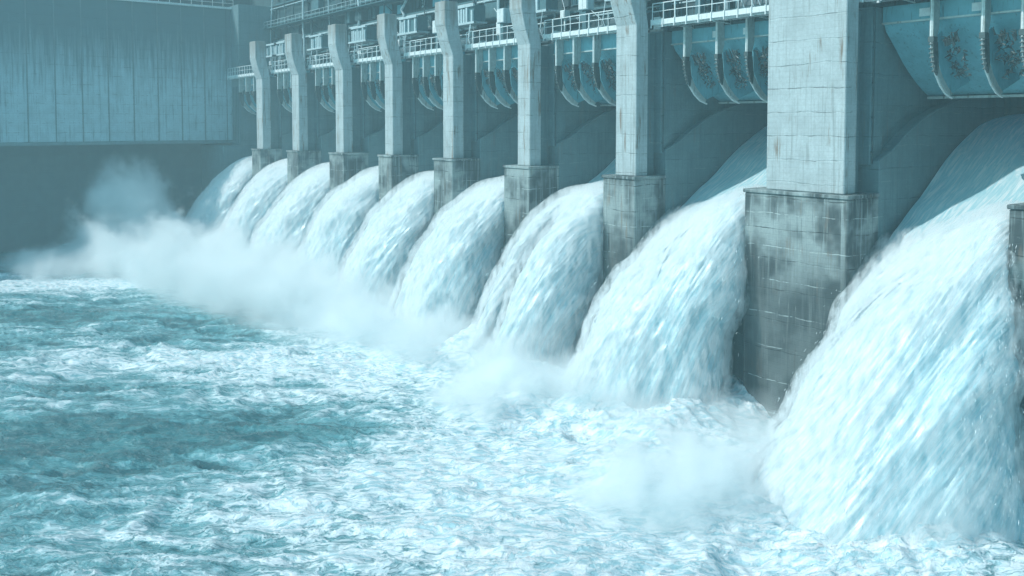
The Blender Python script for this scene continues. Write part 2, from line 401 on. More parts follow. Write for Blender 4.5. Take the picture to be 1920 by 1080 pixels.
def make_pier(i):
    y0, y1, zt, s0, s1 = PIERS[i]
    r = thing('dam_pier', (FX + 2, (y0 + y1) / 2, 0), PL[i], 'pier', 'concrete piers between the spillway bays')
    MB().box(FX, 58.0, y0, y1, -4, zt - 0.28).build('base_block', M['block'], r, bevel=0.07)
    MB().box(FX - 0.12, 58.0, y0 - 0.06, y1 + 0.1, zt - 0.277, zt).build('block_cap', M['block'], r, bevel=0.05)
    # training wall stepping up behind the block and following the crest
    prof = [(58.003, -4), (58.003, zt + 2.3), (59.6, zt + 2.9), (61.6, zt + 4.1), (63.8, zt + 5.2), (66.5, zt + 6.1), (70, zt + 6.9), (78, zt + 7.5), (78, -4)]
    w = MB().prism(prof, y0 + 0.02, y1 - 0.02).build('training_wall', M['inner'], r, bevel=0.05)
    edge = MB()
    for a, b in zip(prof[1:7], prof[2:8]):
        edge.tube([(a[0], y0 + .05, a[1] + .04), (b[0], y0 + .05, b[1] + .04)], 0.09, 5)
    edge.build('wall_edge', M['inner'], w)
    zk = {0: 32.2, 1: 32.4, 2: 31.6, 3: 31.0, 4: 30.8}.get(i, 30.5)
    prof = [(54.6, zt + .003), (54.6, zk), (53.9, zk + 1.9), (53.5, zk + 3.6), (53.5, 37.0), (55.3, 37.0), (55.4, zk + 3.4), (56.1, zk), (56.1, zt + .003)]
    sh = MB().prism(prof, s0, s1).build('shaft', M['shaft'], r, bevel=0.06)
    # gate slot and pilaster behind the shaft
    MB().box(56.103, 57.75, s0 + 0.8, s1 - 0.3, zt + .004, 31.0).build('gate_slot', M['inner'], r)
    MB().box(57.753, 59.4, s0 - 0.08, s1 + 0.05, zt + 2.0, 31.2).build('pilaster', M['inner'], r, bevel=0.05)
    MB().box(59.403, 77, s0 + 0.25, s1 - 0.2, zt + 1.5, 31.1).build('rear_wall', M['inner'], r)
    # small fittings on the shaft: ladder-like conduit on the near side
    t = MB(); yy = s0 - 0.07
    t.tube([(57.9, yy - .12, zt + 2.1), (57.9, yy - .12, 31.4)], 0.05, 5)
    for k in range(4): t.box(57.8, 58.0, yy - .16, s0 + .02, zt + 2.9 + 2.5 * k, zt + 3.02 + 2.5 * k)
    t.build('conduit', M['darkm'], r)
    return r
for i in range(len(PIERS)): make_pier(i)

# bays: (y near, y far)
BAYS = [(PIERS[k][1], PIERS[k + 1][0]) for k in range(8)] + [(PIERS[8][1], 162.6)]
NEARBAY = (9.0, 17.0)
ORD = ['nearest bay', 'second bay from the right', 'third bay from the right', 'fourth bay from the right', 'fifth bay from the right',
       'fourth bay from the far wall', 'third bay from the far wall', 'second bay from the far wall', 'last bay beside the far wall']

# ------------------------------------------------------------------ spillway chutes and dam body
for i, (y0, y1) in enumerate(BAYS):
    prof = [(56.0, -4), (56.0, 7.0), (57.5, 10.8), (60, 13.6), (63, 15.9), (66, 18.2), (69, 20.6), (73, 22.2), (79, 22.7), (79, -4)]
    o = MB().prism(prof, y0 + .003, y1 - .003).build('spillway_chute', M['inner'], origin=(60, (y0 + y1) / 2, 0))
    tag(o, 'dark wet chute under the water of the ' + ORD[i], 'chute', 'spillway chutes')

# ------------------------------------------------------------------ gates
SKIN = [(59.15, 30.1), (59.5, 29.5), (60.2, 28.9), (61.0, 28.2), (62, 27.3), (63, 26.55), (64, 25.9), (65, 25.35), (66, 24.9)]
def make_gate(i):
    y0, y1 = BAYS[i]
    s0 = PIERS[i][4] + 0.15; s1 = (PIERS[i + 1][3] if i < 8 else 162.4) - 0.15
    r = thing('spillway_gate', (60, (y0 + y1) / 2, 25), 'pale blue ribbed curved gate of the ' + ORD[i], 'gate', 'curved spillway gates')
    # skin plate: sheet with thickness, gently billowed between the ribs
    n = 40; ys = np.linspace(s0, s1, n)
    prof = np.array(SKIN); 
    P = np.zeros((len(prof), n, 3)); P[..., 0] = prof[:, 0:1]; P[..., 1] = ys[None]; P[..., 2] = prof[:, 1:2]
    back = P[::-1].copy(); back[..., 0] += 0.15; back[..., 2] += 0.12
    P = np.concatenate([P, back, P[:1]], 0)
    grid_mesh('skin_plate', P, M['gate'], r, smooth=False)
    n_ribs = 3; L = s1 - s0
    ribs = [s0 + L * (0.10 + 0.335 * k) for k in range(n_ribs)] if i else [23.25, 25.66, 29.0]
    if i == 1: ribs = [44.3, 47.4, 51.0]
    if i > 1: ribs = [s0 + L * q for q in (0.42, 0.66, 0.88)]
    # top panel in bays between the ribs
    MB().box(59.0, 59.2, s0, s1, 30.103, 31.5).build('top_panel', M['gate'], r)
    b = MB(); b.box(58.88, 59.25, s0, s1, 29.98, 30.10); b.box(58.9, 59.3, s0, s1, 31.5, 31.68)
    b.build('flange', M['rib'], r)
    edges = [s0] + ribs + [s1]
    for k in range(len(edges) - 1):
        a, c = edges[k] + .3, edges[k + 1] - .3
        if (k + i) % 3 != 1: MB().box(58.93, 58.997, a - .1, a + (c - a) * .3, 30.3, 30.85).build('access_plate', M['rail'], r)
    for k, y in enumerate(ribs):
        prof = [(58.1, 31.6), (58.1, 28.9), (58.1, 28.0), (58.3, 27.2), (58.75, 26.3), (59.5, 25.5), (60.3, 24.95), (60.9, 24.75), (61.1, 24.95),
                (60.4, 25.4), (59.6, 26.1), (59.0, 26.9), (58.7, 27.6), (58.62, 28.3), (58.75, 28.9), (59.0, 29.6), (59.0, 31.6)]
        w = 0.075
        rb = MB().prism(prof, y - w, y + w)
        rb.box(58.02, 58.1, y - .13, y + .13, 28.6, 31.6)
        rb = rb.build('rib', M['rib'], r, bevel=0.02)
        MB().tube([(58.05, y + .02, 31.5), (58.05, y + .02, 28.3), (58.26, y + .02, 27.15), (58.7, y + .02, 26.25), (59.45, y + .02, 25.42), (60.25, y + .02, 24.88), (61.2, y + .02, 24.6)], .075, 6).build('edge_strip', M['rail'], rb)
        # hinge bracket: corroded, knobbly, with bolts and hanging links
        q = MB(); q.box(57.95, 58.55, y - .2, y + .2, 28.35, 28.75)
        q.prism([(57.98, 28.4), (58.05, 27.4), (58.4, 26.4), (58.75, 26.1), (58.9, 26.8), (58.7, 28.4)], y - .15, y - .02)
        for m in range(7):
            zz = 28.2 - m * .3; xx = 58.0 + 0.09 * m * m * .16
            q.tube([(xx - .03, y - .2, zz + .05), (xx - .05, y + .12, zz)], .06, 6)
        q.build('hinge_bracket', M['bracket'], rb, bevel=0.015)
        d = MB(); rr = random.Random(i * 10 + k)
        for m in range(rr.randint(40, 90)):                                   # ragged drift debris caught between rib and plate
            yy = y - 0.35 - rr.random() * 1.15; tt = rr.random()
            zz = 28.6 - 2.4 * tt + rr.uniform(-.2, .2); xx = 58.9 + 1.5 * tt + rr.uniform(-.15, .3)
            ln = rr.uniform(.12, .5)
            d.tube([(xx, yy, zz), (xx - rr.uniform(-.1, .2), yy + rr.uniform(-.3, .3), zz - ln * .5), (xx + rr.uniform(-.1, .2), yy + rr.uniform(-.35, .35), zz - ln)], [rr.uniform(.04, .11), rr.uniform(.03, .08), .015], 5)
        for m in range(14):
            yy = y - 0.35 - rr.random() * 1.3; zz = 28.7 + rr.uniform(-.2, .35)
            d.tube([(59.0, yy, zz - .4), (58.8, yy + rr.uniform(-.1, .1), zz), (58.65, yy + rr.uniform(-.3, .3), zz + rr.uniform(-.1, .2))], [.08, .05, .02], 5)
        d.build('caught_debris', M['bracket'], rb)
        # strut from the rib foot back to the plate
        MB().prism([(60.3, 24.98), (61.0, 24.98), (63.8, 25.9), (61.3, 27.7), (60.2, 28.6), (59.3, 29.2), (58.9, 28.9), (59.0, 27.2), (59.6, 26.2)], y - .035, y + .035).build('web_plate', M['gate'], rb)
    # lip seal
    MB().box(65.7, 66.3, s0, s1, 24.72, 24.9).build('lip_seal', M['rib'], r)
    MB().prism([(59.2, 31.2), (60.0, 29.4), (62, 27.6), (66, 25.2), (67, 25.2), (67, 31.2)], s0 + .02, s0 + .12).build('end_plate', M['gate'], r)
    return r
for i in range(9):
    g_ = make_gate(i)
    if i > 1: g_.location.x -= 1.3
# headwater side: dark breast wall behind the gates so no daylight comes through
o = MB().box(78.2, 79.5, 5, WALL_Y, 20, 31.2).build('breast_wall', M['inner'], origin=(79, 85, 20))
tag(o, 'long dark breast wall behind the curved gates', 'wall')

# ------------------------------------------------------------------ catwalks with railings
CX = 56.4
def make_catwalk(i):
    s0 = PIERS[i][4] + .05; s1 = (PIERS[i + 1][3] if i < 8 else 165.6) - .05
    r = thing('catwalk', (CX + .6, (s0 + s1) / 2, 31.4), 'white railed catwalk over the gate of the ' + ORD[i], 'catwalk', 'white railed catwalks between the piers')
    MB().box(CX, CX + 2.4, s0, s1, 31.72, 31.84).build('deck_plate', M['palem'], r)
    b = MB(); b.box(CX - .08, CX, s0, s1, 31.6, 32.05)
    b.box(CX + .3, CX + .5, s0, s1, 31.45, 31.715)
    nb = max(3, int((s1 - s0) / 1.3))
    for k in range(nb + 1):
        y = s0 + .1 + (s1 - s0 - .2) * k / nb
        b.box(CX - .16, CX - .083, y - .05, y + .05, 31.35, 32.1)
    b.build('edge_beam', M['rail'], r)
    p = MB(); y = s0 + .12; rr = random.Random(i + 40)
    L = s1 - s0 - .24; npst = max(5, int(L / 1.25))
    tops = []
    for k in range(npst + 1):
        yy = s0 + .12 + L * k / npst
        lean = rr.uniform(-.03, .03)
        MB().tube([(CX, yy, 31.9), (CX + rr.uniform(-.02, .02), yy + lean, 33.5)], .045 if k % 4 else .075, 6).build('railing_post', M['rail'], r)
        tops.append((yy + lean, 33.5 + rr.uniform(-.02, .02)))
    h = MB()
    h.tube([(CX, a, z) for a, z in tops], .05, 6)
    h.tube([(CX, a, z - .72) for a, z in tops], .035, 6)
    h.build('handrail', M['rail'], r)
    h = MB()                                                   # rear railing
    for k in range(npst + 1):
        yy = s0 + .12 + L * k / npst; h.tube([(CX + 2.3, yy, 31.84), (CX + 2.3, yy, 33.2)], .035, 5)
    h.tube([(CX + 2.3, s0 + .1, 33.2), (CX + 2.3, s1 - .1, 33.2)], .04, 5); h.tube([(CX + 2.3, s0 + .1, 32.5), (CX + 2.3, s1 - .1, 32.5)], .03, 5)
    h.build('rear_railing', M['machine'], r)
    # hangers and small brackets below
    h = MB()
    for k in range(3):
        y = s0 + (s1 - s0) * (.2 + .3 * k)
        h.tube([(CX + .2, y, 31.4), (58.9, y, 31.3), (58.9, y, 31.7)], .06, 5)
    h.build('hanger', M['rib'], r)
for i in range(9): make_catwalk(i)

# ------------------------------------------------------------------ machinery deck and superstructure
r = thing('dam_superstructure', (66, 85, 31.5), 'dark teal upper wall of the dam behind the catwalks, full of panels, beams and niches', 'building')
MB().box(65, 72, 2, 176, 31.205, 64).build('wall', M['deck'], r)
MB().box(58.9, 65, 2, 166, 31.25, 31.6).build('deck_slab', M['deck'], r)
rr = random.Random(5)
b = []; c = []; g = []
y = 12.0
while y < 164:
    w = rr.uniform(.8, 3.6)
    for z0 in (32.4, 36.0, 39.4, 42.9, 46.4):
        hgt = rr.uniform(1.2, 2.8)
        typ = rr.random()
        if typ < .30: b.append((65 - rr.uniform(.3, 1.4), 65, y, y + w, z0, z0 + hgt))
        elif typ < .55: c.append((65 - rr.uniform(.15, .5), 65, y, y + w * .8, z0 + .3, z0 + hgt))
        elif typ < .9: g.append((y + .1, y + w - .1, z0 + .4, z0 + hgt))
    y += w + rr.uniform(.2, .9)
for z0 in (35.6, 39.1, 42.5, 46.0): b.append((64.5 - rr.random() * .4, 64.9, 4, 166, z0 - .25, z0))
for bb in b: MB().box(*bb).build('panel_housing' if bb[3] - bb[2] < 20 else 'ledge_beam', M[rr.choice(('machine', 'machine', 'darkm', 'darkm', 'gate', 'palem'))] if bb[3] - bb[2] < 20 else M['machine'], r)
for bb in c: MB().box(*bb).build('niche_box', M['darkm'], r)
for (a, e, z0, z1) in g[:60]:
    w = MB().box(64.9, 65.03, a, e, z0, z1).build('window', M['glass'], r)
    f = MB(); f.box(64.8, 64.9, a - .08, e + .08, z1, z1 + .1).box(64.8, 64.9, a - .08, e + .08, z0 - .1, z0)
    k = a
    while k < e + .01: f.box(64.8, 64.88, k - .03, k + .03, z0 + .002, z1 - .002); k += max(.5, (e - a) / 3)
    f.build('frame', M['palem'] if rr.random() < .4 else M['machine'], w)

def make_hoist(i, y0, y1):
    yc = (PIERS[i + 1][1] + 4.0) if i < 8 else y1 - 8; x = 61.6; L = 7.0 if i else 6.0
    r = thing('gate_hoist', (x, yc, 31.6), 'slatted gate hoist over a dark drum, above the ' + ORD[i], 'hoist', 'gate hoists on the deck')
    MB().box(x - 1.1, x + 1.3, yc - L / 2, yc + L / 2, 31.6, 32.0).build('bed_frame', M['darkm'], r)
    d = MB(); d.tube([(x, yc - L * .38, 33.0), (x, yc + L * .38, 33.0)], .75, 16); d.build('cable_drum', M['darkm'], r, smooth=False)
    for s in (-1, 1):
        MB().tube([(x, yc + s * L * .36, 33.0), (x, yc + s * L * .36 + .12, 33.0)], 1.0, 16).build('drum_flange', M['machine'], r)
    MB().box(x - .9, x + 1.1, yc - L * .42, yc + L * .42, 35.4, 35.6).build('platform', M['palem'], r)
    MB().box(x - .6, x + 1.1, yc - L * .36, yc + L * .3, 35.6, 37.7).build('housing', M['machine'], r)
    s = MB(); n = 8
    for k in range(n):
        if rr.random() < .72:
            yy = yc - L * .36 + L * .66 * (k + .5) / n
            s.box(x - .84, x - .6, yy - .2, yy + .16, 35.6, 37.4 + rr.uniform(-.4, .1))
    s.box(x - .85, x - .55, yc - L * .38, yc + L * .32, 37.5, 37.8)
    s.box(x - .95, x - .6, yc - L * .42, yc + L * .42, 35.32, 35.58)
    s.build('slat_row', M['palem'], r)
    q = MB(); q.box(x - .5, x + .5, yc - L / 2 - .9, yc - L / 2, 31.6, 33.1).tube([(x - .2, yc - L / 2 - 1.3, 32.6), (x - .2, yc - L / 2 - .1, 32.6)], .45, 12)
    q.build('motor', M['machine'], r)
    t = MB()
    for k in range(3):
        yy = yc + L * rr.uniform(-.4, .4)
        t.tube([(x - .9, yy, 32.2), (x - 1.1, yy + .4, 33.4), (x - .8, yy + .3, 35.5)], .06, 5)
    t.build('pipework', M['palem'], r)
for i, (a, e) in enumerate(BAYS): make_hoist(i, a, e)

CABL = ['small pale electrical cabinet standing behind the ', ]
for i in range(8):
    y = PIERS[i + 1][3] - 1.2
    k = thing('control_cabinet', (60.2, y, 34.2), 'small pale square control cabinet above the ' + ORD[i], 'cabinet', 'control cabinets on the deck')
    MB().box(59.6, 60.6, y - 2.0, y - .6, 34.6, 36.3).build('cabinet_body', M['palem'], k, bevel=.04)
    MB().box(59.55, 59.6, y - 1.9, y - 1.33, 34.7, 36.2).box(59.55, 59.6, y - 1.27, y - .7, 34.7, 36.2).build('door', M['rail'], k)
    MB().box(59.8, 60.4, y - 1.6, y - 1.0, 31.6, 34.6).build('stand', M['machine'], k)
for i in range(24):
    y = 20 + i * 6.1 + rr.uniform(-2, 2); x = 63.9
    m = MB(); z1 = rr.uniform(41, 50)
    pts = [(x, y, 31.6), (x, y, rr.uniform(36, 39)), (x - .1, y + rr.uniform(-1.2, 1.2), rr.uniform(39.5, 40.5)), (x, y + rr.uniform(-1.2, 1.2), z1)]
    m.tube(pts, rr.choice([.08, .12, .2]), 7)
    o = m.build('riser_pipe', M['palem'] if i % 2 else M['darkm'], origin=(x, y, 31.6))
    tag(o, ('thin pale' if i % 2 else 'dark') + ' pipe on the upper wall above the ' + ORD[min(8, max(0, sum(1 for q in BAYS if q[0] < y) - 1))], 'pipe', 'pipes on the upper wall')
for i in range(44):
    y = 30 + i * 3.1 + rr.uniform(-1, 1)
    k = MB(); z0 = rr.uniform(31.6, 36); hh = rr.uniform(.6, 1.8); ww = rr.uniform(.5, 1.4); x = rr.uniform(62.5, 64.4)
    k.box(x - .4, x + .4, y - ww / 2, y + ww / 2, z0, z0 + hh); k.box(x - .46, x - .4, y - ww / 2 + .08, y + ww / 2 - .08, z0 + .1, z0 + hh - .1)
    k.box(x - .1, x + .1, y - .1, y + .1, 31.6, z0) if z0 > 31.9 else None
    k.tube([(x, y, z0 + hh), (x, y + .3, z0 + hh + .8), (x, y + rr.uniform(.5, 2), z0 + hh + rr.uniform(.9, 2.5))], .05, 5)
    o = k.build('junction_box', [M['palem'], M['machine'], M['rail'], M['darkm']][i % 4], origin=(x, y, 31.6))
    tag(o, ['pale', 'teal', 'white', 'dark'][i % 4] + ' junction box with bent conduit above the ' + ORD[min(8, max(0, sum(1 for q in BAYS if q[0] < y) - 1))], 'junction box', 'junction boxes on the machinery deck')
# long service walkway higher up with its own rail
r = thing('upper_walkway', (62.8, 100, 41), 'narrow dark service walkway with thin rails high above the hoists', 'walkway')
MB().box(62.6, 64.8, 30, 166, 41.3, 41.45).build('walkway_plate', M['machine'], r)
h = MB(); y = 30
while y < 166: h.tube([(62.65, y, 41.45), (62.65, y, 42.6)], .035, 5); y += 1.7
h.tube([(62.65, 30, 42.6), (62.65, 166, 42.6)], .04, 5).tube([(62.65, 30, 42.0), (62.65, 166, 42.0)], .03, 5)
h.build('railing', M['palem'], r)
h = MB()
for y in range(34, 166, 9):
    h.tube([(62.7, y, 41.3), (64.9, y, 39.7)], .07, 5)
h.build('brace', M['darkm'], r)

for z0, x0, rad, lab in ((34.7, 64.3, .1, 'thin pale pipe running level just above the catwalk railings'), (38.6, 64.2, .16, 'thicker pale pipe running level above the hoist housings'), (45.2, 64.0, .1, 'highest thin level pipe on the upper wall')):
    m = MB(); m.tube([(x0, 22, z0), (x0, 164, z0)], rad, 7)
    for k in range(24, 164, 6): m.box(x0 - .2, 65, k, k + .12, z0 - .25, z0 - .1)
    tag(m.build('level_pipe', M['palem'], origin=(x0, 90, z0)), lab, 'pipe', 'level pipes')

# ------------------------------------------------------------------ far retaining wall
r = thing('retaining_wall', (0, WALL_Y, 0), 'tall weathered concrete retaining wall closing the far end of the pool, stained dark along its top', 'wall')
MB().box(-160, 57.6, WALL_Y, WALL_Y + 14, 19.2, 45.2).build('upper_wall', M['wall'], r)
MB().box(-160, 57.6, WALL_Y - .25, WALL_Y, 19.0, 19.6).build('ledge', M['inner'], r)
MB().box(-160, 57.6, WALL_Y + 9, WALL_Y + 14.2, -4, 19.197).build('lower_wall', M['wallbase'], r)
MB().box(20, 58, WALL_Y - .6, WALL_Y + .6, 45.2, 45.55).build('coping', M['rail'], r)
h = MB()
for k in range(17):
    x = 26 + k * 2; h.tube([(x, WALL_Y - .4, 45.5), (x, WALL_Y - .4, 47)], .05, 5)
h.tube([(26, WALL_Y - .4, 47), (58, WALL_Y - .4, 47)], .06, 5); h.tube([(26, WALL_Y - .4, 46.3), (58, WALL_Y - .4, 46.3)], .04, 5)
h.build('parapet_railing', M['rail'], r)
pl = MB()
for k in range(-30, 13):                                       # shallow pilaster strips at the joints
    x = -1.4 + 4.3 * k + 2.15
    if x < 57: pl.box(x - .1, x + .1, WALL_Y - .1, WALL_Y, 19.7, 45.19)
pl.build('joint_strip', M['inner'], r)
r = thing('upper_terrace', (-40, 178, 44), 'dark stepped concrete terrace rising behind the top of the far wall', 'building')
MB().box(-170, 95, 182, 190, 30, 64).build('terrace_wall', M['deck'], r)
for k in range(22): MB().box(30 + k * 1.6, 31 + k * 1.6, 181.2 - rr.random(), 182, 46 + (k * 7 % 3) * 2.2, 47.6 + (k * 7 % 3) * 2.2).build('panel_housing', M['machine'] if k % 3 else M['darkm'], r)
r = thing('abutment', (60, 164.8, 0), 'dark concrete abutment in the corner between the last gate and the far wall', 'abutment')
MB().box(54.3, 66, 162.6, WALL_Y + 14.3, -4, 18.6).build('abutment_block', M['inner'], r, bevel=.06)
MB().box(57.603, 66, 162.65, WALL_Y + 14.2, 18.603, 45.8).build('abutment_tower', M['inner'], r, bevel=.06)
t = MB()
for k in range(4): t.tube([(57.5 - .02 * k, 163.4 + k * .8, 19), (57.5, 163.2 + k * .8, 30)], .07, 5)
t.build('downpipe', M['machine'], r)

# ------------------------------------------------------------------ falling water
OUT = np.array([(78, 23.9), (75, 23.5), (72, 22.6), (68, 20.4), (64, 17.9), (61, 16.6), (58.8, 16.5), (56.4, 16.5), (53.6, 15.3), (50.7, 12.8), (48.4, 9.9), (46.7, 6.8), (45.4, 3.6), (44.5, 0.8), (43.9, -2.5)])
INN = np.array([(78, 22.9), (75, 22.4), (72, 21.9), (68, 20.0), (64, 17.2), (61, 15.2), (59.2, 13.8), (57.6, 12.4), (56.3, 10.8), (55.4, 8.8), (54.8, 6.5), (54.4, 4.6), (54.0, 2.6), (53.6, 0.6), (53.2, -2.5)])
def catmull(P, n):
    m = len(P) - 1; t = np.linspace(0, m - 1e-6, n); i = t.astype(int); f = (t - i)[:, None]
    g = lambda k: P[np.clip(k, 0, m)]
    a, b, c, d = g(i - 1), g(i), g(i + 1), g(i + 2)
    return 0.5 * ((2 * b) + (c - a) * f + (2 * a - 5 * b + 4 * c - d) * f ** 2 + (3 * b - a - 3 * c + d) * f ** 3)
def jet_surface(y0, y1, seed, nt, nl, off=0.0, rec=2.4, fan=0.75, amp=1.0, start=0.0, twin=False, reach=0.0, lumps=1.0, tilt=1.0):
    O = catmull(OUT, 400); I = catmull(INN, 400)
    seg = np.r_[0, np.cumsum(np.linalg.norm(np.diff(O, axis=0), axis=1))]
    s = np.linspace(seg[-1] * start, seg[-1], nt)
    O = np.stack([np.interp(s, seg, O[:, k]) for k in (0, 1)], 1); I = np.stack([np.interp(s, seg, I[:, k]) for k in (0, 1)], 1)
    lip = np.interp(57.5, O[::-1, 0], s[::-1])
    free = np.clip((s - lip) / (s[-1] - lip), 0, 1)            # 0 on the chute, 1 where it lands
    S = s[:, None]; Fr = free[:, None]
    th = np.linspace(0, 2 * np.pi, nl, endpoint=False)[None] + np.pi * 1.5
    e = 0.42 + 0.18 * sstep(-.1, 0, (S - lip) / (s[-1] - lip)) + 0.32 * sstep(0, 0.5, Fr)
    cy = np.sign(np.cos(th)) * np.abs(np.cos(th)) ** e; cb = 0.5 + 0.5 * np.sign(np.sin(th)) * np.abs(np.sin(th)) ** e
    hw = (y1 - y0) / 2 - 0.06 + fan * Fr ** 1.4; yc = (y0 + y1) / 2 - (fan * .8 - .35) * Fr ** 1.2
    Y = yc + hw * cy
    u = (cy + 1) / 2                                            # 0 near side, 1 far side
    # slow variation of how far each strand is thrown
    thr = 0.9 * vnoise(u * 3.1 + seed * 9.7, S * 0.05 + seed) * Fr + reach * Fr ** (2.0 if reach > 2 else 1.0)
    thr += -rec * Fr * (1 - u) ** 1.4 + 0.12 * rec * Fr                          # far edge sags a little earlier
    lift = 0.45 * vnoise(u * 2.3 + seed * 4.1, S * 0.09, 3.3) * (0.25 + Fr) + tilt * (1.9 * (1 - u) ** 2 - 2.6 * u) * sstep(-.22, .22, (S - lip) / (s[-1] - lip)) * (1 - Fr) ** .8
    if twin:
        v = np.exp(-((u - 0.56) / 0.09) ** 2) * sstep(0.05, .35, Fr) * (1 - 0.5 * sstep(.75, 1, Fr)); thr -= 2.3 * v; lift -= 1.0 * v * (1 - Fr)
        thr += (1.0 - u) * 1.3 * Fr
    if reach: thr += 0
    Ox = O[:, 0:1] - thr; Oz = O[:, 1:2] + lift
    X = I[:, 0:1] * (1 - cb) + Ox * cb; Z = I[:, 1:2] * (1 - cb) + Oz * cb
    P = np.stack([X, Y + 0 * X, Z], -1)
    arc = np.concatenate([np.zeros((nt, 1)), np.cumsum(np.linalg.norm(np.diff(P, axis=1), axis=2), axis=1)], 1)
    du = np.roll(P, -1, 1) - np.roll(P, 1, 1); dv = np.gradient(P, axis=0)
    N = np.cross(du, dv); N /= np.maximum(np.linalg.norm(N, axis=2, keepdims=True), 1e-6)
    c = P.mean(1, keepdims=True)
    if ((P - c) * N).sum() < 0: N = -N
    q = seed * 13.7
    a = 0.10 + 0.9 * sstep(-0.02, 0.3, Fr)
    px, py, pz = P[..., 0], P[..., 1], P[..., 2]
    # billows carried by the flow, then finer torn strands
    n = 0.75 * lumps * fbm(arc * 0.30 + q, S * 0.16, q, 3) * a
    n += 0.26 * lumps * fbm(arc * 0.85 - q, S * 0.22 + q, 2 * q, 3) * a
    rid = 1 - np.abs(fbm(arc * 1.5 + 3 * q, S * 0.26, q, 4)) * 2.6
    n += 0.09 * fbm(arc * 1.7 + q, S * 0.4, q, 3, .5) * a
    n += 0.07 * fbm(arc * 5.2 + q, S * 0.9, q, 3) * a
    n += 0.03 * fbm(arc * 6, S * .7, q, 2)
    P = P + N * (off + amp * n - 0.2)[..., None]
    P[..., 1] = np.where((px > 53.8), np.clip(P[..., 1], y0 + .04, y1 - .04), P[..., 1])
    uv = np.stack([arc + q, S + 0 * arc], -1)
    ae_shade = sstep(-0.02, 0.10, np.clip((S - lip + 1.5) / 20, -1, 1)) + 0 * arc
    ae_shade = ae_shade - ((1.0 if seed < 2.5 else 0.75) * (1 - u) ** 1.3 * sstep(.12, .5, Fr) + .12 * fbm(arc * .5, S * .2, q, 3)) * (.5 + .5 * sstep(.2, .6, Fr))  # painted shade: pulls each jet's near side towards the smooth teal tone, plus noise
    return P, uv, ae_shade, free, N
JL = ['largest water jet in the right foreground, thundering down in front of the picture edge',
      'wide white water jet falling between the widest pier and the tall streaked block behind it',
      'white water jet split into two lobes, one in front of the other',
      'white arching water jet just left of the double lobed jet',
      'white arching water jet in the middle of the row, its foot wrapped in mist',
      'bluish white water jet with a ragged left edge, fourth from the far wall',
      'pale blue water jet sinking into thick mist, third from the far wall',
      'short pale water jet half lost in spray, second from the far wall',
      'farthest water jet, small and pale, beside the dark far wall']
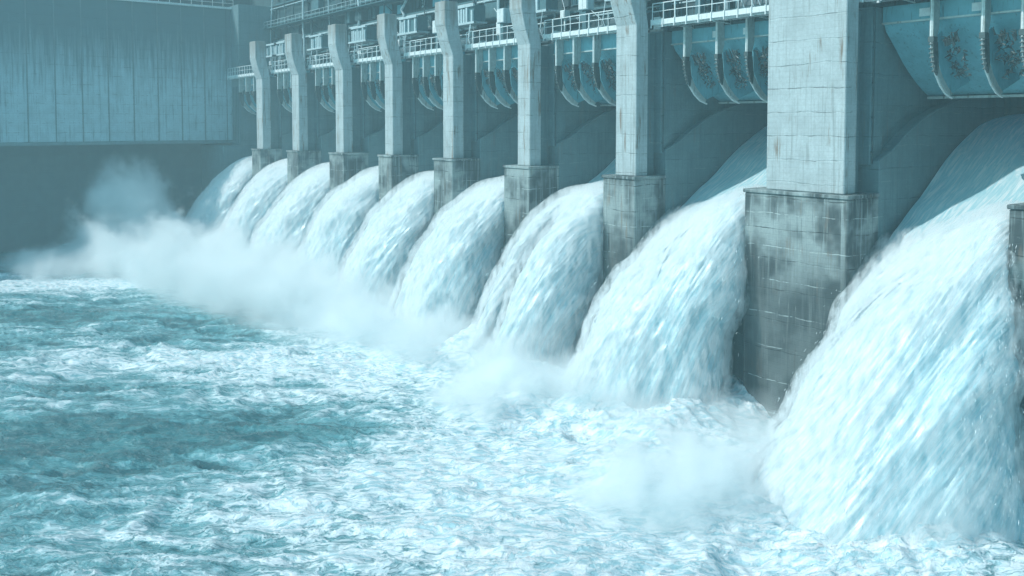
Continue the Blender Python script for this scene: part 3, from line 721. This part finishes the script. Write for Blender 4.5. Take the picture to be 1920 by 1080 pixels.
for i, (y0, y1) in enumerate(BAYS):
    if i == 8: y1 = y0 + 13.5
    r = thing('water_jet', (52, (y0 + y1) / 2, 0), JL[i], 'water jet', 'water jets pouring from the spillway bays')
    nt, nl = [(620, 520), (520, 440), (420, 360), (320, 300)][min(i, 3)] if i < 5 else (220, 220)
    tw = i == 2; rc = [5.4, 0.7, 0.6, .6, .7, .7, .7, .7, .7][i]; fan = [2.2, 0.25, .4, .5, .5, .5, .5, .5, .5][i]
    P, uv, ae_shade, fr_, N = jet_surface(y0, y1, i + 1.0, nt, nl, twin=tw, reach=rc, fan=fan, rec=[5.2, 5.0, 3.0, 3.2, 3.2, 3.2, 3.2, 3, 3][i], tilt=[2.0, 1.8, .8, .55, .45, .4, .4, .4, .4][i])
    P = np.concatenate([P, P[:, :1]], 1); 
    uvx = np.concatenate([uv, uv[:, :1] + [[[0, 0]]]], 1); uvx[:, -1, 0] = uvx[:, -2, 0] + .05
    grid_mesh('falling_water', P, M['jet'], r, uv=uvx, attr={'aeration_and_shade': np.concatenate([ae_shade, ae_shade[:, :1]], 1)})
    for k, (off, amp, mt) in enumerate(((0.14, 1.1, 'spray0'), (0.32, 1.25, 'spray1'), (0.55, 1.5, 'spray2'), (0.85, 1.9, 'spray3'))):
        P2, uv2, ae2, f2, N2 = jet_surface(y0, y1, i + 1.0 + .013 * k, nt // 2, nl // 2, off=off * .9, amp=amp, start=0.40, twin=tw, reach=rc, fan=fan, rec=[5.2, 5.0, 3.0, 3.2, 3.2, 3.2, 3.2, 3, 3][i], tilt=[2.0, 1.8, .8, .55, .45, .4, .4, .4, .4][i])
        den = np.repeat((sstep(0.0, 0.16, f2))[:, None], P2.shape[1], 1)
        P2 = np.concatenate([P2, P2[:, :1]], 1); uv2 = np.concatenate([uv2, uv2[:, :1]], 1); uv2[:, -1, 0] = uv2[:, -2, 0] + .1
        den = np.concatenate([den, den[:, :1]], 1)
        o = grid_mesh('spray_veil', P2, M[mt], r, uv=uv2, attr={'density': den}); o['kind'] = 'stuff'
    # wind-torn envelope of fine spray round the free-falling part
    P3, uv3, a3, f3, N3 = jet_surface(y0, y1, i + 1.0, 70, 64, off=.75, amp=1.2, start=0.45, twin=tw, reach=rc, fan=fan, rec=[5.2, 5.0, 3.0, 3.2, 3.2, 3.2, 3.2, 3, 3][i], tilt=[2.0, 1.8, .8, .55, .45, .4, .4, .4, .4][i])
    V = [tuple(v) for v in (P3.reshape(-1, 3) - np.array(r.location))]
    F = [(a * 64 + b, a * 64 + (b + 1) % 64, (a + 1) * 64 + (b + 1) % 64, (a + 1) * 64 + b) for a in range(69) for b in range(64)] + [tuple(range(63, -1, -1)), tuple(69 * 64 + b for b in range(64))]
    me = bpy.data.meshes.new('fine_spray'); me.from_pydata(V, [], F)
    bm = bmesh.new(); bm.from_mesh(me); bmesh.ops.recalc_face_normals(bm, faces=bm.faces); bm.to_mesh(me); bm.free()
    me.materials.append(M['envelope']); o = bpy.data.objects.new('fine_spray', me); COL.objects.link(o); o.parent = r; o['kind'] = 'stuff'
    # flung droplets and torn flecks round the outline
    nd = [6500, 5000, 3000, 1600, 1000, 600, 400, 300, 200][i]
    rs = np.random.RandomState(100 + i)
    ti = np.clip((rs.beta(1.3, 1.0, nd) * .55 + .42) * P.shape[0], 0, P.shape[0] - 2).astype(int); ui = rs.randint(0, P.shape[1] - 1, nd)
    base = P[ti, ui]; nn = N[ti, np.minimum(ui, N.shape[1] - 1)]; fl = P[np.minimum(ti + 2, P.shape[0] - 1), ui] - P[ti, ui]
    fl = fl / np.maximum(np.linalg.norm(fl, axis=1, keepdims=True), 1e-6)
    c = base + nn * (rs.exponential(.25, nd) + .1)[:, None] + rs.normal(0, .12, (nd, 3))
    ok = (c[:, 2] > 0) & (c[:, 0] < 55.5); c = c[ok]; fl = fl[ok]; nd = len(c)
    ln = rs.uniform(.04, .20, nd)[:, None]; wd = (rs.uniform(.006, .017, nd) * (1 + .25 * min(i, 4)))[:, None]
    sd = np.cross(fl, rs.normal(0, 1, (nd, 3))); sd /= np.linalg.norm(sd, axis=1, keepdims=True); s2 = np.cross(fl, sd)
    V = np.stack([c - fl * ln, c + sd * wd, c + (s2 * .87 - sd * .5) * wd, c - (s2 * .87 + sd * .5) * wd, c + fl * ln], 1).reshape(-1, 3)
    k = np.arange(nd)[:, None] * 5
    F = np.concatenate([k + np.array(q) for q in ((0, 1, 2), (0, 2, 3), (0, 3, 1), (4, 2, 1), (4, 3, 2), (4, 1, 3))], 1).reshape(-1, 3)
    me = bpy.data.meshes.new('flung_droplets'); me.from_pydata((V - np.array(r.location)).tolist(), [], F.tolist()); me.materials.append(M['drop'])
    o = bpy.data.objects.new('flung_droplets', me); COL.objects.link(o); o.parent = r; o['kind'] = 'stuff'

# ------------------------------------------------------------------ the river below
def graded(a, b, d0, d1, p0):
    out = [a]
    while out[-1] < b:
        x = out[-1]; k = min(1, abs(x - p0) / 130.0); out.append(x + d0 + (d1 - d0) * k)
    return np.array(out)
ys = graded(14, 182, .13, .62, 20); 
xs = graded(-10, 62, .15, .22, 35)
ys = np.concatenate([[-200, -60, 0, 8], ys]); xs = np.concatenate([[-400, -160, -60, -30, -16], xs])
X, Y = np.meshgrid(xs, ys)
ca, sa = math.cos(R(37)), math.sin(R(37))
U = X * ca - Y * sa; W = X * sa + Y * ca                        # U along the crests, W across them
jetd = np.full(X.shape, 0.0)
for i, (a, e) in enumerate(BAYS):
    yc = (a + e) / 2; hw = (e - a) / 2
    dy = np.maximum(np.abs(Y - yc) - hw * .8, 0); dx = np.maximum(48 - X, 0)
    jetd = np.maximum(jetd, np.exp(-(dy ** 2 / 20 + dx ** 2 / 70)))
wq = fbm(U * .05, W * .09, 1.0, 3)
wx = U + 2.2 * fbm(U * .12, W * .25, 9.0, 2); wy = W + 1.6 * fbm(U * .1 + 40, W * .2, 4.0, 2)
h = 1.2 * fbm(wx * .06, wy * .13, 2.0, 3)
r1 = 1 - np.abs(fbm(wx * .16, wy * .42, 5.0, 3)) * 2.4; h += .5 * r1
r2 = 1 - np.abs(fbm(wx * .45 + 7, wy * 1.15, 8.0, 3)) * 2.4; h += .24 * r2
h += .08 * (1 - np.abs(fbm(wx * 1.3, wy * 3.0, 3.0, 2)) * 2.2)
bump_ = 1.5 * jetd * (0.5 + fbm(X * .22, Y * .22, 6.0, 4)) + 0.28 * jetd * (1 - np.abs(fbm(X * .8, Y * .8, 2.0, 3)) * 2)
for (bx, by, br, bh) in ((40.5, 54.5, 3.2, 1.3), (38, 37, 3.0, 1.1), (47, 66, 4, .9), (45, 36, 3.5, .8)):
    bump_ += bh * np.exp(-((X - bx) ** 2 + (Y - by) ** 2) / br ** 2) * (1 + .5 * fbm(X * .7, Y * .7, 1.0, 4))
fade = np.clip((np.abs(X) < 70) * 1.0, 0, 1)
Zw = (h * (0.75 + .8 * jetd) + bump_) * fade - .35
# how much foam the surface carries
foam = 0.34 + 0.42 * wq
foam += 0.85 * jetd
def blob(cx, cy, ru, rw, k):
    du = (X - cx) * ca - (Y - cy) * sa; dw = (X - cx) * sa + (Y - cy) * ca
    return k * np.exp(-(du / ru) ** 2 - (dw / rw) ** 2)
for b_ in ((11, 69, 14, 5.5, -.42), (23, 60.5, 9, 3.0, -.38), (16, 79, 9, 3, -.2), (13, 116, 26, 5, -.34), (34, 98, 9, 4, -.30), (18, 172, 16, 8, -.45),
           (8, 48, 10, 3, -.16), (26, 37, 10, 8, .55), (34, 30, 11, 7, .5), (38, 44, 12, 6, .4), (20, 135, 30, 10, .30), (30, 46, 12, 6, .38), (25, 84, 18, 5, .30), (40, 84, 9, 7, .3), (36, 70, 10, 5, .2), (14, 55, 8, 3, .16)):
    foam += blob(*b_)
crest = np.clip((r1 * .5 + r2 * .5 - .25) * 1.1, 0, 1) * (0.35 + foam * .7)
P = np.stack([X, Y, Zw], -1)
o = grid_mesh('river_water', P, M['water'], attr={'foam': foam, 'crest': crest})
o['kind'] = 'structure'; o['label'] = 'teal churned river surface streaked with white foam'

# ------------------------------------------------------------------ mist and haze
def mist_material(name, dens, nscale, lo, hi, col=(0.97, 0.996, 1.0)):
    t = NT(name)
    oc = t.n('TexCoord').outputs['Object']
    ln = t.n('VectorMath', operation='LENGTH'); t.l(oc, ln.inputs[0])
    fall = t.mapr(ln.outputs['Value'], 1.0, 0.25)
    n = t.noise(t.vmul(t.pos(), (1, 1, .8)), nscale, 4.0, 0.66, 0.0)
    # noise eats into the soft edge of the puff
    k = t.math('ADD', fall, t.math('MULTIPLY', t.math('SUBTRACT', n, 0.5), 3.2))
    d = t.math('MULTIPLY', t.mapr(k, lo, hi), dens)
    d = t.math('MULTIPLY', d, t.mapr(fall, 0.0, 0.2))
    v = t.n('VolumePrincipled'); v.inputs['Color'].default_value = (*col, 1); t.l(d, v.inputs['Density'])
    v.inputs['Anisotropy'].default_value = 0.0
    t.l(v.outputs[0], t.out.inputs['Volume'])
    return t.m
MM = {'thick': mist_material('thick_spray', 0.55, 0.20, -0.1, 1.1), 'plume': mist_material('soft_mist', 0.42, 0.17, 0.05, 1.3), 'burst': mist_material('burst_spray', 1.0, 0.32, 0.35, 1.35)}
import bmesh
def sphere_mesh():
    me = bpy.data.meshes.new('mist_cloud'); bm = bmesh.new(); bmesh.ops.create_icosphere(bm, subdivisions=3, radius=1.0); bm.to_mesh(me); bm.free(); return me
for (nm, x, y, z, rx, ry, rz, k, lab) in (
    ('mist', 37, 158, 7, 10, 9, 13, 'plume', 'tall drifting plume of spray against the dark far wall'),
    ('mist', 26, 150, 0, 15, 16, 4.5, 'plume', 'faint low veil of mist drifting left over the far water'),
    ('mist', 46, 43, 0, 6, 7, 3.6, 'plume', 'soft spray along the foot of the wide second jet'),
    ('mist', 40.5, 55.5, 0.2, 8.5, 8.5, 4.8, 'burst', 'burst of spray leaping off the water left of the second jet'),
    ('mist', 38.5, 35.5, 0.0, 10.0, 10.0, 5.4, 'burst', 'burst of spray beside the foot of the largest jet'),
):
    o = bpy.data.objects.new('spray_mist', sphere_mesh()); COL.objects.link(o)
    o.location = (x, y, z); o.scale = (rx, ry, rz); o.data.materials.append(MM[k])
    tag(o, lab, 'spray', None, 'stuff')
def bank_material():
    t = NT('impact_mist'); p = t.pos(); x, y, z = t.sep(p)
    n = t.noise(t.vadd(t.vmul(p, (1, 1, 1.0)), (0, 0, 4.0)), 0.2, 3.0, 0.64, 0.0)
    far = t.mapr(y, 45, 115); nn = t.math('SUBTRACT', n, 0.5)
    cx = t.mapr(y, 30, 140, 47.5, 40.0, False)
    w = t.mapr(far, 0, 1, 4.4, 13.0, False)
    d = t.math('DIVIDE', t.math('SUBTRACT', x, cx), w)
    gx = t.math('SUBTRACT', 1.0, t.math('MULTIPLY', d, d))
    h = t.math('MULTIPLY', t.mapr(far, 0, 1, 3.3, 5.6, False), t.math('ADD', 1.0, t.math('MULTIPLY', nn, 2.4)))
    gz = t.math('SUBTRACT', 1.0, t.math('DIVIDE', z, h))
    k = t.math('ADD', t.math('MINIMUM', gx, gz), t.math('MULTIPLY', nn, 1.6))
    dens = t.math('MULTIPLY', t.mapr(k, -0.15, 1.2), t.mapr(y, 45, 95, 0.45, 0.75))
    side = t.math('MULTIPLY', t.mapr(x, 16, 24), t.mapr(z, 14, 10))
    v = t.n('VolumePrincipled'); v.inputs['Color'].default_value = (0.965, 0.995, 1, 1); t.l(t.math('MULTIPLY', dens, side), v.inputs['Density'])
    t.l(v.outputs[0], t.out.inputs['Volume'])
    return t.m
bank = bank_material()
for a, e, lab in ((20, 48, 'thin white mist low at the feet of the two nearest jets'), (48, 76, 'soft white mist under the double lobed jet'),
                  (76, 104, 'thick white spray at the feet of the middle jets'), (104, 134, 'thick white mist hiding the feet of the far jets'), (134, 162.5, 'white mist boiling round the two farthest jets')):
    tag(MB().box(16, 53.9, a + .1, e - .1, -1.5, 14).build('spray_mist', bank, origin=(44, (a + e) / 2, 0)), lab, 'spray', None, 'stuff')
t = NT('pale_air'); v = t.n('VolumePrincipled'); v.inputs['Color'].default_value = (0.70, 0.96, 1.0, 1); v.inputs['Density'].default_value = 0.0015
t.l(v.outputs[0], t.out.inputs['Volume'])
o = MB().box(-420, 110, -220, 210, -6, 70).build('haze', t.m); tag(o, 'pale teal haze filling the air below the dam', 'haze', None, 'stuff')
